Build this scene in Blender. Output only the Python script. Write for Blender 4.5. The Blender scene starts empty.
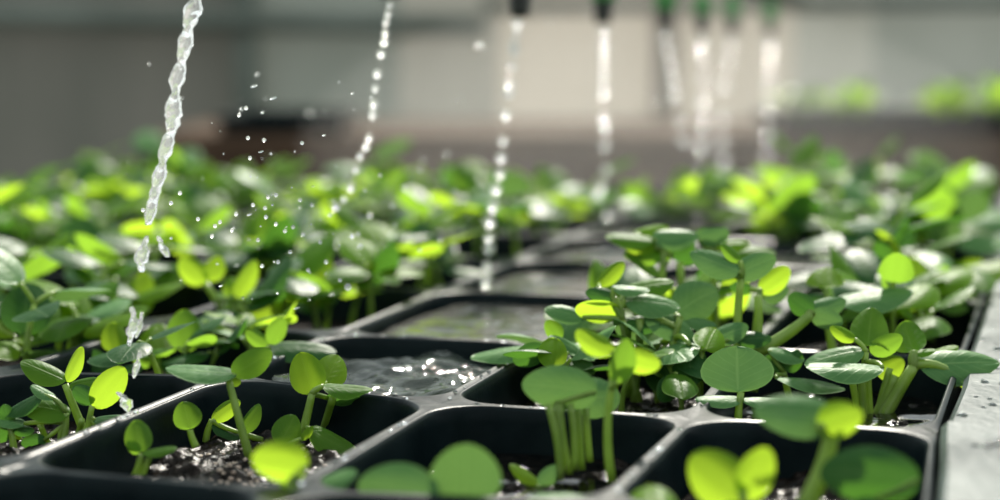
import bpy, bmesh, math, random
from mathutils import Vector, Matrix, noise
rnd = random.Random(11)
S = bpy.context.scene
COL = S.collection
V = Vector

# ------------------------------------------------------------------ camera
F = 1800.0                       # focal length in pixels of the 1000 x 500 frame
R = 0.86                         # height of the tray rims
ZC = R + 0.115                   # camera height
PITCH = math.atan(204.4 / F)
CAM = V((0, 0, ZC))
FW = V((0, math.cos(PITCH), -math.sin(PITCH)))
UP = V((0, math.sin(PITCH), math.cos(PITCH)))
RT = V((1, 0, 0))
FOCUS = 0.605


def un(px, py, D):
    return CAM + D * (FW + (px - 500) / F * RT + (250 - py) / F * UP)


def ground(px, py, z):
    d = FW + (px - 500) / F * RT + (250 - py) / F * UP
    return CAM + d * ((z - ZC) / d.z)


def proj(p):
    q = p - CAM
    d = q.dot(FW)
    return 500 + F * q.x / d, 250 - F * q.dot(UP) / d, d


# ------------------------------------------------------------------ helpers
def link(name, bm, mats, parent=None, smooth=True):
    me = bpy.data.meshes.new(name)
    bm.normal_update()
    bm.to_mesh(me)
    bm.free()
    for m in (mats if isinstance(mats, (list, tuple)) else [mats]):
        me.materials.append(m)
    if smooth:
        for p in me.polygons:
            p.use_smooth = True
    o = bpy.data.objects.new(name, me)
    COL.objects.link(o)
    if parent is not None:
        o.parent = parent
    return o


def empty(name, loc):
    o = bpy.data.objects.new(name, None)
    o.empty_display_size = 0.01
    o.location = loc
    COL.objects.link(o)
    return o


def tag(o, label=None, cat=None, group=None, kind=None):
    if label:
        o['label'] = label
    if cat:
        o['category'] = cat
    if group:
        o['group'] = group
    if kind:
        o['kind'] = kind
    return o


def box(bm, c, s, rot=None, mat=0):
    r = bmesh.ops.create_cube(bm, size=1.0)
    M = Matrix.Translation(c) @ (rot.to_4x4() if rot else Matrix.Identity(4)) @ Matrix.Diagonal((*s, 1))
    bmesh.ops.transform(bm, matrix=M, verts=r['verts'])
    for f in {f for v in r['verts'] for f in v.link_faces}:
        f.material_index = mat


def tube(bm, pts, rad, seg=8, cap=True):
    """Tube through pts with a radius per point."""
    n = len(pts)
    if not isinstance(rad, (list, tuple)):
        rad = [rad] * n
    rings = []
    prev = None
    for i, p in enumerate(pts):
        t = (pts[min(i + 1, n - 1)] - pts[max(i - 1, 0)])
        if t.length < 1e-9:
            t = V((0, 0, 1))
        t.normalize()
        if prev is None:
            a = t.orthogonal().normalized()
        else:
            a = (prev - t * prev.dot(t)).normalized()
        prev = a
        b = t.cross(a)
        rings.append([bm.verts.new(p + (a * math.cos(k * 2 * math.pi / seg) + b * math.sin(k * 2 * math.pi / seg)) * rad[i]) for k in range(seg)])
    for i in range(n - 1):
        for k in range(seg):
            k2 = (k + 1) % seg
            bm.faces.new((rings[i][k], rings[i][k2], rings[i + 1][k2], rings[i + 1][k]))
    if cap:
        bm.faces.new(list(reversed(rings[0])))
        bm.faces.new(rings[-1])


def bez(p0, p1, p2, n=8):
    return [(1 - t) ** 2 * p0 + 2 * t * (1 - t) * p1 + t * t * p2 for t in [k / (n - 1) for k in range(n)]]


def lathe(bm, prof, c, axis=V((0, 0, 1)), seg=20):
    a = axis.orthogonal().normalized()
    b = axis.cross(a)
    rings = []
    for r, z in prof:
        rings.append([bm.verts.new(c + axis * z + (a * math.cos(k * 2 * math.pi / seg) + b * math.sin(k * 2 * math.pi / seg)) * r) for k in range(seg)])
    for i in range(len(prof) - 1):
        for k in range(seg):
            k2 = (k + 1) % seg
            bm.faces.new((rings[i][k], rings[i][k2], rings[i + 1][k2], rings[i + 1][k]))
    bm.faces.new(list(reversed(rings[0])))
    bm.faces.new(rings[-1])


# ------------------------------------------------------------------ materials
def srgb(r, g, b):
    f = lambda c: (c / 255 / 12.92) if c / 255 <= 0.04045 else ((c / 255 + 0.055) / 1.055) ** 2.4
    return (f(r), f(g), f(b), 1)


def newmat(name):
    m = bpy.data.materials.new(name)
    m.use_nodes = True
    nt = m.node_tree
    nt.nodes.clear()
    out = nt.nodes.new('ShaderNodeOutputMaterial')
    return m, nt, out


def N(nt, typ, **kw):
    n = nt.nodes.new(typ)
    for k, v in kw.items():
        if k in n.inputs:
            n.inputs[k].default_value = v
        else:
            setattr(n, k, v)
    return n


def noise_ramp(nt, scale, c0, c1, p0=0.35, p1=0.65, detail=3, coord='Object', stretch=None):
    tc = N(nt, 'ShaderNodeTexCoord')
    src = tc.outputs[coord]
    if stretch:
        mp = N(nt, 'ShaderNodeMapping')
        mp.inputs['Scale'].default_value = stretch
        nt.links.new(src, mp.inputs['Vector'])
        src = mp.outputs[0]
    nz = N(nt, 'ShaderNodeTexNoise')
    nz.inputs['Scale'].default_value = scale
    nz.inputs['Detail'].default_value = detail
    nt.links.new(src, nz.inputs['Vector'])
    cr = N(nt, 'ShaderNodeValToRGB')
    cr.color_ramp.elements[0].position = p0
    cr.color_ramp.elements[1].position = p1
    cr.color_ramp.elements[0].color = c0
    cr.color_ramp.elements[1].color = c1
    nt.links.new(nz.outputs['Fac'], cr.inputs['Fac'])
    return nz, cr


def surf(name, c0, c1, rough=0.5, scale=30, bump=0.0, bscale=None, spec=0.5, metal=0, transl=0, tcol=None, stretch=None, rough_var=0.0):
    m, nt, out = newmat(name)
    bs = N(nt, 'ShaderNodeBsdfPrincipled')
    bs.inputs['Roughness'].default_value = rough
    bs.inputs['Specular IOR Level'].default_value = spec
    bs.inputs['Metallic'].default_value = metal
    nz, cr = noise_ramp(nt, scale, c0, c1, stretch=stretch)
    nt.links.new(cr.outputs[0], bs.inputs['Base Color'])
    if rough_var:
        mr = N(nt, 'ShaderNodeMapRange')
        mr.inputs['To Min'].default_value = max(0.02, rough - rough_var)
        mr.inputs['To Max'].default_value = rough + rough_var
        nt.links.new(nz.outputs['Fac'], mr.inputs['Value'])
        nt.links.new(mr.outputs[0], bs.inputs['Roughness'])
    if bump:
        tc = N(nt, 'ShaderNodeTexCoord')
        n2 = N(nt, 'ShaderNodeTexNoise')
        n2.inputs['Scale'].default_value = bscale or scale * 4
        n2.inputs['Detail'].default_value = 4
        nt.links.new(tc.outputs['Object'], n2.inputs['Vector'])
        bp = N(nt, 'ShaderNodeBump')
        bp.inputs['Strength'].default_value = bump
        bp.inputs['Distance'].default_value = 0.002
        nt.links.new(n2.outputs['Fac'], bp.inputs['Height'])
        nt.links.new(bp.outputs[0], bs.inputs['Normal'])
    last = bs
    if transl:
        tr = N(nt, 'ShaderNodeBsdfTranslucent')
        tr.inputs['Color'].default_value = tcol or c1
        mx = N(nt, 'ShaderNodeMixShader')
        mx.inputs[0].default_value = transl
        nt.links.new(bs.outputs[0], mx.inputs[1])
        nt.links.new(tr.outputs[0], mx.inputs[2])
        last = mx
    nt.links.new(last.outputs[0], out.inputs['Surface'])
    return m


def leafmat(name, c0, c1, tcol, transl=0.5, rough=0.38, spec=0.5):
    """Leaf: waxy upper surface, light passing through the blade, pale midrib and side veins in the blade's UV."""
    m, nt, out = newmat(name)
    L = nt.links.new
    tc = N(nt, 'ShaderNodeTexCoord')
    nz, cr = noise_ramp(nt, 90, c0, c1, 0.3, 0.7)
    sep = N(nt, 'ShaderNodeSeparateXYZ')
    L(tc.outputs['UV'], sep.inputs[0])
    # |u-.5|
    s1 = N(nt, 'ShaderNodeMath', operation='SUBTRACT'); L(sep.outputs['X'], s1.inputs[0]); s1.inputs[1].default_value = 0.5
    ab = N(nt, 'ShaderNodeMath', operation='ABSOLUTE'); L(s1.outputs[0], ab.inputs[0])
    rib = N(nt, 'ShaderNodeMapRange'); L(ab.outputs[0], rib.inputs['Value'])
    rib.inputs['From Min'].default_value = 0.0; rib.inputs['From Max'].default_value = 0.035
    rib.inputs['To Min'].default_value = 1.0; rib.inputs['To Max'].default_value = 0.0
    # side veins: sin((v*1.0 - |u|*0.9)*k)
    mu = N(nt, 'ShaderNodeMath', operation='MULTIPLY'); L(ab.outputs[0], mu.inputs[0]); mu.inputs[1].default_value = -0.75
    ad = N(nt, 'ShaderNodeMath', operation='ADD'); L(mu.outputs[0], ad.inputs[0]); L(sep.outputs['Y'], ad.inputs[1])
    mk = N(nt, 'ShaderNodeMath', operation='MULTIPLY'); L(ad.outputs[0], mk.inputs[0]); mk.inputs[1].default_value = 38.0
    sn = N(nt, 'ShaderNodeMath', operation='SINE'); L(mk.outputs[0], sn.inputs[0])
    sv = N(nt, 'ShaderNodeMapRange'); L(sn.outputs[0], sv.inputs['Value'])
    sv.inputs['From Min'].default_value = 0.75; sv.inputs['From Max'].default_value = 1.0
    sv.inputs['To Min'].default_value = 0.0; sv.inputs['To Max'].default_value = 0.35
    mxv = N(nt, 'ShaderNodeMath', operation='MAXIMUM'); L(rib.outputs[0], mxv.inputs[0]); L(sv.outputs[0], mxv.inputs[1])
    eg = N(nt, 'ShaderNodeMapRange'); L(ab.outputs[0], eg.inputs['Value'])
    eg.inputs['From Min'].default_value = 0.465; eg.inputs['From Max'].default_value = 0.495
    mx2 = N(nt, 'ShaderNodeMath', operation='MAXIMUM'); L(mxv.outputs[0], mx2.inputs[0]); L(eg.outputs[0], mx2.inputs[1]); mxv = mx2
    vm = N(nt, 'ShaderNodeMath', operation='MULTIPLY'); L(mxv.outputs[0], vm.inputs[0]); vm.inputs[1].default_value = 0.45
    mc = N(nt, 'ShaderNodeMix', data_type='RGBA')
    L(vm.outputs[0], mc.inputs[0]); L(cr.outputs[0], mc.inputs[6])
    mc.inputs[7].default_value = (min(1, c1[0] * 1.8 + .05), min(1, c1[1] * 1.5 + .05), c1[2] * 1.4 + .03, 1)
    bs = N(nt, 'ShaderNodeBsdfPrincipled')
    bs.inputs['Roughness'].default_value = rough
    bs.inputs['Specular IOR Level'].default_value = spec
    L(mc.outputs[2], bs.inputs['Base Color'])
    # bump from veins + fine noise
    n2 = N(nt, 'ShaderNodeTexNoise'); n2.inputs['Scale'].default_value = 420; n2.inputs['Detail'].default_value = 3
    L(tc.outputs['Object'], n2.inputs['Vector'])
    hh = N(nt, 'ShaderNodeMath', operation='MULTIPLY_ADD'); L(mxv.outputs[0], hh.inputs[0]); hh.inputs[1].default_value = -0.6
    L(n2.outputs['Fac'], hh.inputs[2])
    bp = N(nt, 'ShaderNodeBump'); bp.inputs['Strength'].default_value = 0.35; bp.inputs['Distance'].default_value = 0.0006
    L(hh.outputs[0], bp.inputs['Height']); L(bp.outputs[0], bs.inputs['Normal'])
    tr = N(nt, 'ShaderNodeBsdfTranslucent')
    mt = N(nt, 'ShaderNodeMix', data_type='RGBA')
    L(vm.outputs[0], mt.inputs[0]); mt.inputs[6].default_value = tcol
    mt.inputs[7].default_value = (tcol[0] * .75, tcol[1] * .8, tcol[2] * .6, 1)
    L(mt.outputs[2], tr.inputs['Color'])
    mx = N(nt, 'ShaderNodeMixShader'); mx.inputs[0].default_value = transl
    L(bs.outputs[0], mx.inputs[1]); L(tr.outputs[0], mx.inputs[2])
    L(mx.outputs[0], out.inputs['Surface'])
    return m


LM = {
    'y': leafmat('leaf_bright', (0.075, 0.17, 0.010, 1), (0.11, 0.23, 0.015, 1), (0.37, 0.56, 0.03, 1), 0.60, 0.42, 0.045),
    'g': leafmat('leaf_green', (0.040, 0.115, 0.012, 1), (0.07, 0.16, 0.018, 1), (0.23, 0.42, 0.03, 1), 0.50, 0.42, 0.045),
    'd': leafmat('leaf_deep', (0.016, 0.058, 0.018, 1), (0.030, 0.085, 0.024, 1), (0.09, 0.24, 0.022, 1), 0.34, 0.40, 0.05),
    'p': leafmat('leaf_waxy', (0.050, 0.130, 0.042, 1), (0.08, 0.170, 0.058, 1), (0.15, 0.29, 0.06, 1), 0.24, 0.42, 0.04),
}
M_STEM = surf('stem', (0.13, 0.22, 0.03, 1), (0.20, 0.30, 0.06, 1), 0.4, 120, transl=0.4, tcol=(0.38, 0.52, 0.08, 1))
M_TRAY = surf('tray_plastic', (0.003, 0.006, 0.007, 1), (0.006, 0.011, 0.012, 1), 0.34, 60, bump=0.05, bscale=500, rough_var=0.06, spec=0.045)
M_SOIL = surf('wet_soil', (0.002, 0.0018, 0.0015, 1), (0.012, 0.009, 0.007, 1), 0.22, 260, bump=0.3, bscale=700, rough_var=0.1, spec=0.03)
M_PERL = surf('perlite', (0.22, 0.15, 0.11, 1), (0.4, 0.32, 0.25, 1), 0.6, 300)
M_RAIL = surf('wet_rail', (0.028, 0.039, 0.037, 1), (0.055, 0.072, 0.068, 1), 0.35, 40, bump=0.15, bscale=260, rough_var=0.1, spec=0.07)
M_WOOD = surf('bench_wood', (0.035, 0.022, 0.015, 1), (0.075, 0.05, 0.034, 1), 0.85, 6, stretch=(1, 6, 12), spec=0.02)
M_BLACK = surf('nozzle_black', (0.006, 0.008, 0.007, 1), (0.012, 0.014, 0.012, 1), 0.3, 60)
M_NGREEN = surf('nozzle_green', (0.02, 0.16, 0.02, 1), (0.04, 0.24, 0.03, 1), 0.35, 60)
M_PIPE = surf('pipe_dark', (0.012, 0.02, 0.015, 1), (0.02, 0.03, 0.024, 1), 0.35, 30)
M_FLOOR = surf('floor_concrete', (0.10, 0.09, 0.08, 1), (0.2, 0.18, 0.16, 1), 0.7, 5)


def water(name, rough=0.0, tint=(1, 1, 1, 1), bump=0, bscale=100):
    m, nt, out = newmat(name)
    bs = N(nt, 'ShaderNodeBsdfPrincipled')
    bs.inputs['Base Color'].default_value = tint
    bs.inputs['Transmission Weight'].default_value = 1.0
    bs.inputs['IOR'].default_value = 1.33
    bs.inputs['Roughness'].default_value = rough
    if bump:
        tc = N(nt, 'ShaderNodeTexCoord')
        n2 = N(nt, 'ShaderNodeTexNoise'); n2.inputs['Scale'].default_value = bscale; n2.inputs['Detail'].default_value = 2
        nt.links.new(tc.outputs['Object'], n2.inputs['Vector'])
        bp = N(nt, 'ShaderNodeBump'); bp.inputs['Strength'].default_value = bump; bp.inputs['Distance'].default_value = 0.002
        nt.links.new(n2.outputs['Fac'], bp.inputs['Height']); nt.links.new(bp.outputs[0], bs.inputs['Normal'])
    nt.links.new(bs.outputs[0], out.inputs['Surface'])
    return m


M_WATER = water('falling_water', 0.06)


def diffuse_water(name, amount, rough=0.07, tint=(1, 1, 1, 1), col=(.95, .97, .97, 1)):
    """Clear water mixed with diffuse colour: painted glints in falling water, murk in pools."""
    m = water(name, rough, tint)
    nt = m.node_tree
    bs = [n for n in nt.nodes if n.type == 'BSDF_PRINCIPLED'][0]
    out = [n for n in nt.nodes if n.type == 'OUTPUT_MATERIAL'][0]
    df = N(nt, 'ShaderNodeBsdfDiffuse'); df.inputs['Color'].default_value = col
    tr = N(nt, 'ShaderNodeBsdfTranslucent'); tr.inputs['Color'].default_value = col
    m1 = N(nt, 'ShaderNodeMixShader'); m1.inputs[0].default_value = .6
    m2 = N(nt, 'ShaderNodeMixShader'); m2.inputs[0].default_value = amount
    nt.links.new(df.outputs[0], m1.inputs[1]); nt.links.new(tr.outputs[0], m1.inputs[2])
    nt.links.new(bs.outputs[0], m2.inputs[1]); nt.links.new(m1.outputs[0], m2.inputs[2])
    nt.links.new(m2.outputs[0], out.inputs['Surface'])
    return m


M_GLINT = diffuse_water('glint_water', .2, .22)  # white mixed into the colour stands in for sun glints on beads and drops
M_JET = diffuse_water('jet_water', .16, .04)  # a little painted white brightens the glints of the clear jet
M_STILL = diffuse_water('still_water', .35, .05, (.3, .36, .32, 1), (.34, .33, .29, 1))
M_POOL = diffuse_water('pool_water', .40, .05, (.3, .36, .32, 1), (.17, .205, .175, 1))
M_THIN = water('thin_water', .05, (.5, .55, .5, 1))

# ------------------------------------------------------------------ light and camera
w = bpy.data.worlds.new('sky')
S.world = w
w.use_nodes = True
nt = w.node_tree
nt.nodes.clear()
wo = N(nt, 'ShaderNodeOutputWorld')
bg = N(nt, 'ShaderNodeBackground')
tc = N(nt, 'ShaderNodeTexCoord')
sp = N(nt, 'ShaderNodeSeparateXYZ')
nt.links.new(tc.outputs['Generated'], sp.inputs[0])
cr = N(nt, 'ShaderNodeValToRGB')
cr.color_ramp.elements[0].position = 0.0
cr.color_ramp.elements[0].color = (0.50, 0.54, 0.52, 1)
cr.color_ramp.elements[1].position = 0.6
cr.color_ramp.elements[1].color = (0.88, 0.98, 1.0, 1)
nt.links.new(sp.outputs['Z'], cr.inputs['Fac'])
nt.links.new(cr.outputs[0], bg.inputs['Color'])
bg.inputs['Strength'].default_value = 1.35
nt.links.new(bg.outputs[0], wo.inputs[0])

sd = bpy.data.lights.new('sun', 'SUN')
sd.energy = 9.5
sd.angle = math.radians(3.0)
sd.color = (1.0, 0.95, 0.84)
so = bpy.data.objects.new('sun', sd)
COL.objects.link(so)
SUN_DIR = V((0.14, 1.0, 0.76)).normalized()      # towards the sun
so.rotation_euler = SUN_DIR.to_track_quat('Z', 'Y').to_euler()
so.location = (1, 4, 5)

cd = bpy.data.cameras.new('camera')
cam = bpy.data.objects.new('camera', cd)
COL.objects.link(cam)
cam.location = CAM
cam.rotation_euler = (math.pi / 2 - PITCH, 0, 0)
cd.sensor_width = 36
cd.lens = F / 1000 * 36
cd.clip_start = 0.02
cd.dof.use_dof = True
cd.dof.focus_distance = FOCUS
cd.dof.aperture_fstop = (cd.lens / 1000) / 0.0115
S.camera = cam
S.view_settings.view_transform = 'Standard'
S.view_settings.look = 'None'
S.view_settings.gamma = 1
S.view_settings.use_curve_mapping = False
S.view_settings.exposure = 0.12
S.cycles.use_denoising = True
S.cycles.max_bounces = 12
S.cycles.transmission_bounces = 10
S.cycles.sample_clamp_indirect = 0
S.cycles.blur_glossy = 0.3

# ------------------------------------------------------------------ tray grid
H = 0.115
YAW = 0.285
G0 = V((-0.856 * H, 5.25 * H * 1.0, R))
U1 = 0.711 * H * V((math.cos(YAW), -math.sin(YAW), 0))
V1 = 1.10 * H * V((math.sin(YAW), math.cos(YAW), 0))
OBS = {(0, 0): (225, 376), (1, 0): (440, 402), (2, 0): (692, 418), (3, 0): (938, 432), (0, 1): (335, 334), (1, 1): (540, 343),
       (1, -1): (287, 491), (0, -1): (0, 467), (2, -1): (603, 503), (3, 2): (985, 300), (3, 1): (964, 358)}
OFF = {}
for (i, j), (px, py) in OBS.items():
    OFF[(i, j)] = ground(px, py, R) - (G0 + i * U1 + j * V1)


def gp(i, j):
    """Corner (i, j) of the cell grid; fractional indices are bilinear."""
    p = G0 + i * U1 + j * V1
    num = V((0, 0, 0)); den = 0.0
    for (a, b), o in OFF.items():
        d2 = (a - i) ** 2 + (b - j) ** 2
        if d2 < 1e-6:
            return p + o
        wgt = 1 / d2
        num += o * wgt; den += wgt
    near = min((a - i) ** 2 + (b - j) ** 2 for a, b in OFF)
    return p + num / den * math.exp(-0.25 * near)


def cell_point(i, j, s, t):
    a, b, c, d = gp(i, j), gp(i + 1, j), gp(i + 1, j + 1), gp(i, j + 1)
    return (a * (1 - s) + b * s) * (1 - t) + (d * (1 - s) + c * s) * t


NS = 12


def cell_loop(i, j, inset, rad, z):
    """Rounded loop of 4*NS points inside the cell: inset and corner radius as fractions of the cell."""
    pts = []
    lo, hi = inset, 1 - inset
    # corner centres in s,t (the cell is ~0.65 as wide as it is deep)
    rs, rt = rad, rad * 0.7
    tl, th = inset * 0.62, 1 - inset * 0.62
    cs = [(lo + rs, tl + rt, math.pi), (hi - rs, tl + rt, 1.5 * math.pi), (hi - rs, th - rt, 0), (lo + rs, th - rt, 0.5 * math.pi)]
    for cx, cy, a0 in cs:
        for k in range(NS):
            a = a0 + 0.5 * math.pi * k / (NS - 1)
            p = cell_point(i, j, cx + rs * math.cos(a), cy + rt * math.sin(a))
            pts.append(V((p.x, p.y, z)))
    return pts


def grid_loop(i, j, z, out=0.0):
    """The cell's own border with the same point count as cell_loop."""
    a, b, c, d = [V((p.x, p.y, z)) for p in (gp(i, j), gp(i + 1, j), gp(i + 1, j + 1), gp(i, j + 1))]
    cor = [(d, a, b), (a, b, c), (b, c, d), (c, d, a)]
    pts = []
    for p, q, r in cor:
        for k in range(NS):
            t = k / (NS - 1)
            if t < 0.5:
                pts.append(q.lerp(p, 0.5 * (0.5 - t) * 0.5))
            elif t > 0.5:
                pts.append(q.lerp(r, 0.5 * (t - 0.5) * 0.5))
            else:
                pts.append(q.copy())
    # even point count puts no sample exactly on the corner: snap the nearest
    for n in range(4):
        pts[n * NS + NS // 2] = cor[n][1].copy()
    return pts


def stitch(bm, A, B):
    n = len(A)
    for k in range(n):
        k2 = (k + 1) % n
        try:
            bm.faces.new((A[k], A[k2], B[k2], B[k]))
        except ValueError:
            pass


def build_tray(name, cells, label):
    bm = bmesh.new()
    cellset = set(cells)
    for (i, j) in cells:
        loops = [grid_loop(i, j, R - 0.0006),
                 cell_loop(i, j, 0.016, 0.21, R + 0.0002),
                 cell_loop(i, j, 0.024, 0.21, R),
                 cell_loop(i, j, 0.032, 0.21, R - 0.0012),
                 cell_loop(i, j, 0.037, 0.21, R - 0.005),
                 cell_loop(i, j, 0.075, 0.20, R - 0.045),
                 cell_loop(i, j, 0.10, 0.19, R - 0.050)]
        rings = [[bm.verts.new(p) for p in lp] for lp in loops]
        for a, b in zip(rings, rings[1:]):
            stitch(bm, b, a)
        bm.faces.new(rings[-1])
        # outer skirt on tray borders
        for (di, dj, p, q) in ((0, -1, (i, j), (i + 1, j)), (1, 0, (i + 1, j), (i + 1, j + 1)), (0, 1, (i + 1, j + 1), (i, j + 1)), (-1, 0, (i, j + 1), (i, j))):
            if (i + di, j + dj) not in cellset:
                a, b = gp(*p), gp(*q)
                mid = cell_point(i, j, .5, .5)
                ins = lambda v: V((v.x, v.y, 0)) + (V((mid.x, mid.y, 0)) - V((v.x, v.y, 0))).normalized() * 0.004
                a0, b0 = V((a.x, a.y, R - .0006)), V((b.x, b.y, R - .0006))
                a1, b1 = V((a.x, a.y, R - .006)), V((b.x, b.y, R - .006))
                a2, b2 = ins(a), ins(b)
                a2.z = b2.z = R - 0.052
                vs = [bm.verts.new(x) for x in (a0, b0, b1, a1, b2, a2)]
                bm.faces.new((vs[0], vs[3], vs[2], vs[1]))
                bm.faces.new((vs[3], vs[5], vs[4], vs[2]))
    bmesh.ops.remove_doubles(bm, verts=bm.verts, dist=1e-5)
    cen = sum((v.co for v in bm.verts), V()) / len(bm.verts)
    for v in bm.verts:                       # a hair of clearance to the neighbouring trays
        d_ = v.co - cen
        v.co.x -= d_.x * .003; v.co.y -= d_.y * .003
    o = link(name, bm, M_TRAY)
    tag(o, label, 'seed tray', 'black cell trays on the bench')
    return o


def block(i0, i1, j0, j1):
    return [(i, j) for i in range(i0, i1 + 1) for j in range(j0, j1 + 1)]


TRAYS = [
    (block(0, 2, -2, 0), 'black cell tray holding the soil cell under the clear water jet and the flooded cell'),
    (block(-3, -1, -2, 0), 'black cell tray bordering the soil cell on its left'),
    (block(0, 2, 1, 3), 'black cell tray behind the tall leafy clump, against the wet rail'),
    (block(-3, -1, 1, 3), 'black cell tray with blurred seedlings behind the clear water jet'),
    (block(-6, -4, 1, 3), 'black cell tray with blurred seedlings at the left edge of the picture'),
    (block(0, 2, 4, 6), 'black cell tray far down the bench under the bead-like water jets'),
    (block(-3, -1, 4, 6), 'black cell tray far down the bench behind the spray of droplets'),
    (block(-6, -4, 4, 6), 'black cell tray far down the bench below the dark wall panel'),
]
for cells, lab in TRAYS:
    build_tray('seed_tray', cells, lab)

FLOODED = {(0, 0), (0, 1), (0, 2), (1, 2), (0, 3), (1, 3), (0, 4)}
SOILZ = R - 0.015


def rounded(s, t):
    a, b = 2 * s - 1, 2 * t - 1
    return .5 + .5 * a * math.sqrt(1 - .27 * b * b), .5 + .5 * b * math.sqrt(1 - .27 * a * a)


def inner_point(i, j, a, b, c):
    s, t = rounded(a, b)
    return cell_point(i, j, c + (1 - 2 * c) * s, c * .62 + (1 - 1.24 * c) * t)


def soil_mesh(bm, i, j, res=(10, 14), amp=0.0035, z0=SOILZ, cx=0.066):
    vs = {}
    nx, ny = res
    for a in range(nx + 1):
        for b in range(ny + 1):
            p = inner_point(i, j, a / nx, b / ny, cx)
            e = min(a, nx - a, 3) / 3 * min(b, ny - b, 3) / 3
            h = noise.fractal(V((p.x * 90, p.y * 90, 3.1)), 0.8, 2.0, 5) * amp
            vs[a, b] = bm.verts.new((p.x, p.y, z0 + h * e - 0.001 * (1 - e)))
    for a in range(nx):
        for b in range(ny):
            bm.faces.new((vs[a, b], vs[a + 1, b], vs[a + 1, b + 1], vs[a, b + 1]))


for k, (cells, lab) in enumerate(TRAYS):
    bm = bmesh.new()
    for c in cells:
        near = c in ((0, -1), (1, -1), (2, -1), (1, 0), (2, 0), (-1, -1))
        soil_mesh(bm, *c, res=(60, 84) if near else (8, 10), z0=R - 0.032 if c in FLOODED else SOILZ, cx=0.085 if c in FLOODED else 0.066)
    o = link('soil', bm, M_SOIL)
    tag(o, 'dark wet soil filling the ' + lab, 'soil', kind='stuff')

# pools of water in the flooded cells
POOLS = {
    (0, 0): 'rippling water standing in the flooded cell behind the soil cell',
    (0, 1): 'still bright water in the cell right behind the rippling one',
    (0, 2): 'blurred water in the second cell behind the rippling one',
    (0, 3): 'blurred water in the third cell behind the rippling one',
    (1, 2): 'blurred water in the cell behind the tall leafy clump',
    (1, 3): 'blurred water in the second cell behind the tall leafy clump',
    (0, 4): 'blurred water in the farthest flooded cell',
    (2, 0): 'dark water around the stems in the cell beside the wet rail',
    (1, -1): 'dark thin water in the cell in front of the tall leafy clump',
}


def pool(i, j, z, amp, res, freq, mat=None):
    bm = bmesh.new()
    vs = {}
    nx, ny = res
    for a in range(nx + 1):
        for b in range(ny + 1):
            p = inner_point(i, j, a / nx, b / ny, 0.062)
            h = noise.fractal(V((p.x * freq, p.y * freq * 1.2, 7.7)), 1.0, 2.0, 3) * amp
            vs[a, b] = bm.verts.new((p.x, p.y, z + h))
    for a in range(nx):
        for b in range(ny):
            bm.faces.new((vs[a, b], vs[a + 1, b], vs[a + 1, b + 1], vs[a, b + 1]))
    o = link('water_pool', bm, mat or M_POOL)
    tag(o, POOLS[(i, j)], 'water', 'water standing in tray cells')


pool(0, 0, R - 0.007, 0.0045, (70, 90), 42)
for c in ((0, 1), (0, 2), (0, 3), (1, 2), (1, 3), (0, 4)):
    pool(*c, R - 0.005, 0.0008, (30, 40), 60, M_STILL)
pool(2, 0, SOILZ + 0.002, 0.0006, (30, 40), 60, M_THIN)
pool(1, -1, SOILZ + 0.0015, 0.0006, (30, 40), 60, M_THIN)

# ------------------------------------------------------------------ bench and room
ANG = -YAW
QR = Matrix.Rotation(ANG, 3, 'Z')


def gw(i, j, z):
    p = G0 + i * U1 + j * V1
    return V((p.x, p.y, z))


bench = empty('growing_bench', gw(-2, 4, 0))
tag(bench, 'long growing bench with a wet grey edge rail carrying the black cell trays', 'bench')


def child(name, bm, mat, root, smooth=False):
    for v in bm.verts:
        v.co -= root.location
    return link(name, bm, mat, root, smooth)


bm = bmesh.new()
c = gw(-1.75, 2.6, R - 0.0665)
box(bm, c, (U1.length * 9.8, V1.length * 9.6, 0.022), QR)
bmesh.ops.bevel(bm, geom=bm.edges[:], offset=0.002, segments=2, affect='EDGES')
child('bench_top', bm, M_WOOD, bench)
for (i, j) in ((-6.3, -1.8), (2.8, -1.8), (-6.3, 7), (2.8, 7)):
    bm = bmesh.new()
    box(bm, gw(i, j, (R - 0.078) / 2), (0.05, 0.05, R - 0.078), QR)
    bmesh.ops.bevel(bm, geom=bm.edges[:], offset=0.003, segments=2, affect='EDGES')
    child('leg', bm, M_WOOD, bench)


def rail(j0, j1, o0, wid, ztop, hgt):
    """Rail piece following the trays' border from row j0 to row j1."""
    bm = bmesh.new()
    rows = []
    n = 14
    for k in range(n + 1):
        j = j0 + (j1 - j0) * k / n
        a = gp(3, j)
        d = U1.normalized()
        prof = [(o0, ztop - hgt), (o0, ztop - .002), (o0 + .002, ztop), (o0 + wid - .004, ztop + .0005), (o0 + wid, ztop - .003), (o0 + wid, ztop - hgt)]
        rows.append([bm.verts.new(V((a.x, a.y, 0)) + d * x + V((0, 0, z))) for x, z in prof])
    for r0, r1 in zip(rows, rows[1:]):
        for k in range(6):
            bm.faces.new((r0[k], r0[(k + 1) % 6], r1[(k + 1) % 6], r1[k]))
    bm.faces.new(rows[0]); bm.faces.new(list(reversed(rows[-1])))
    bmesh.ops.recalc_face_normals(bm, faces=bm.faces[:])
    o = child('edge_rail', bm, M_RAIL, bench)
    return o


rail(0.02, 7.2, 0.0015, 0.06, R + 0.001, 0.05)
rail(-2, -0.02, 0.001, 0.061, R + 0.004, 0.05)

bm = bmesh.new(); box(bm, V((0.4, 2.5, -0.01)), (7, 6, 0.02))
tag(link('floor', bm, M_FLOOR, smooth=False), kind='structure')

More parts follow.
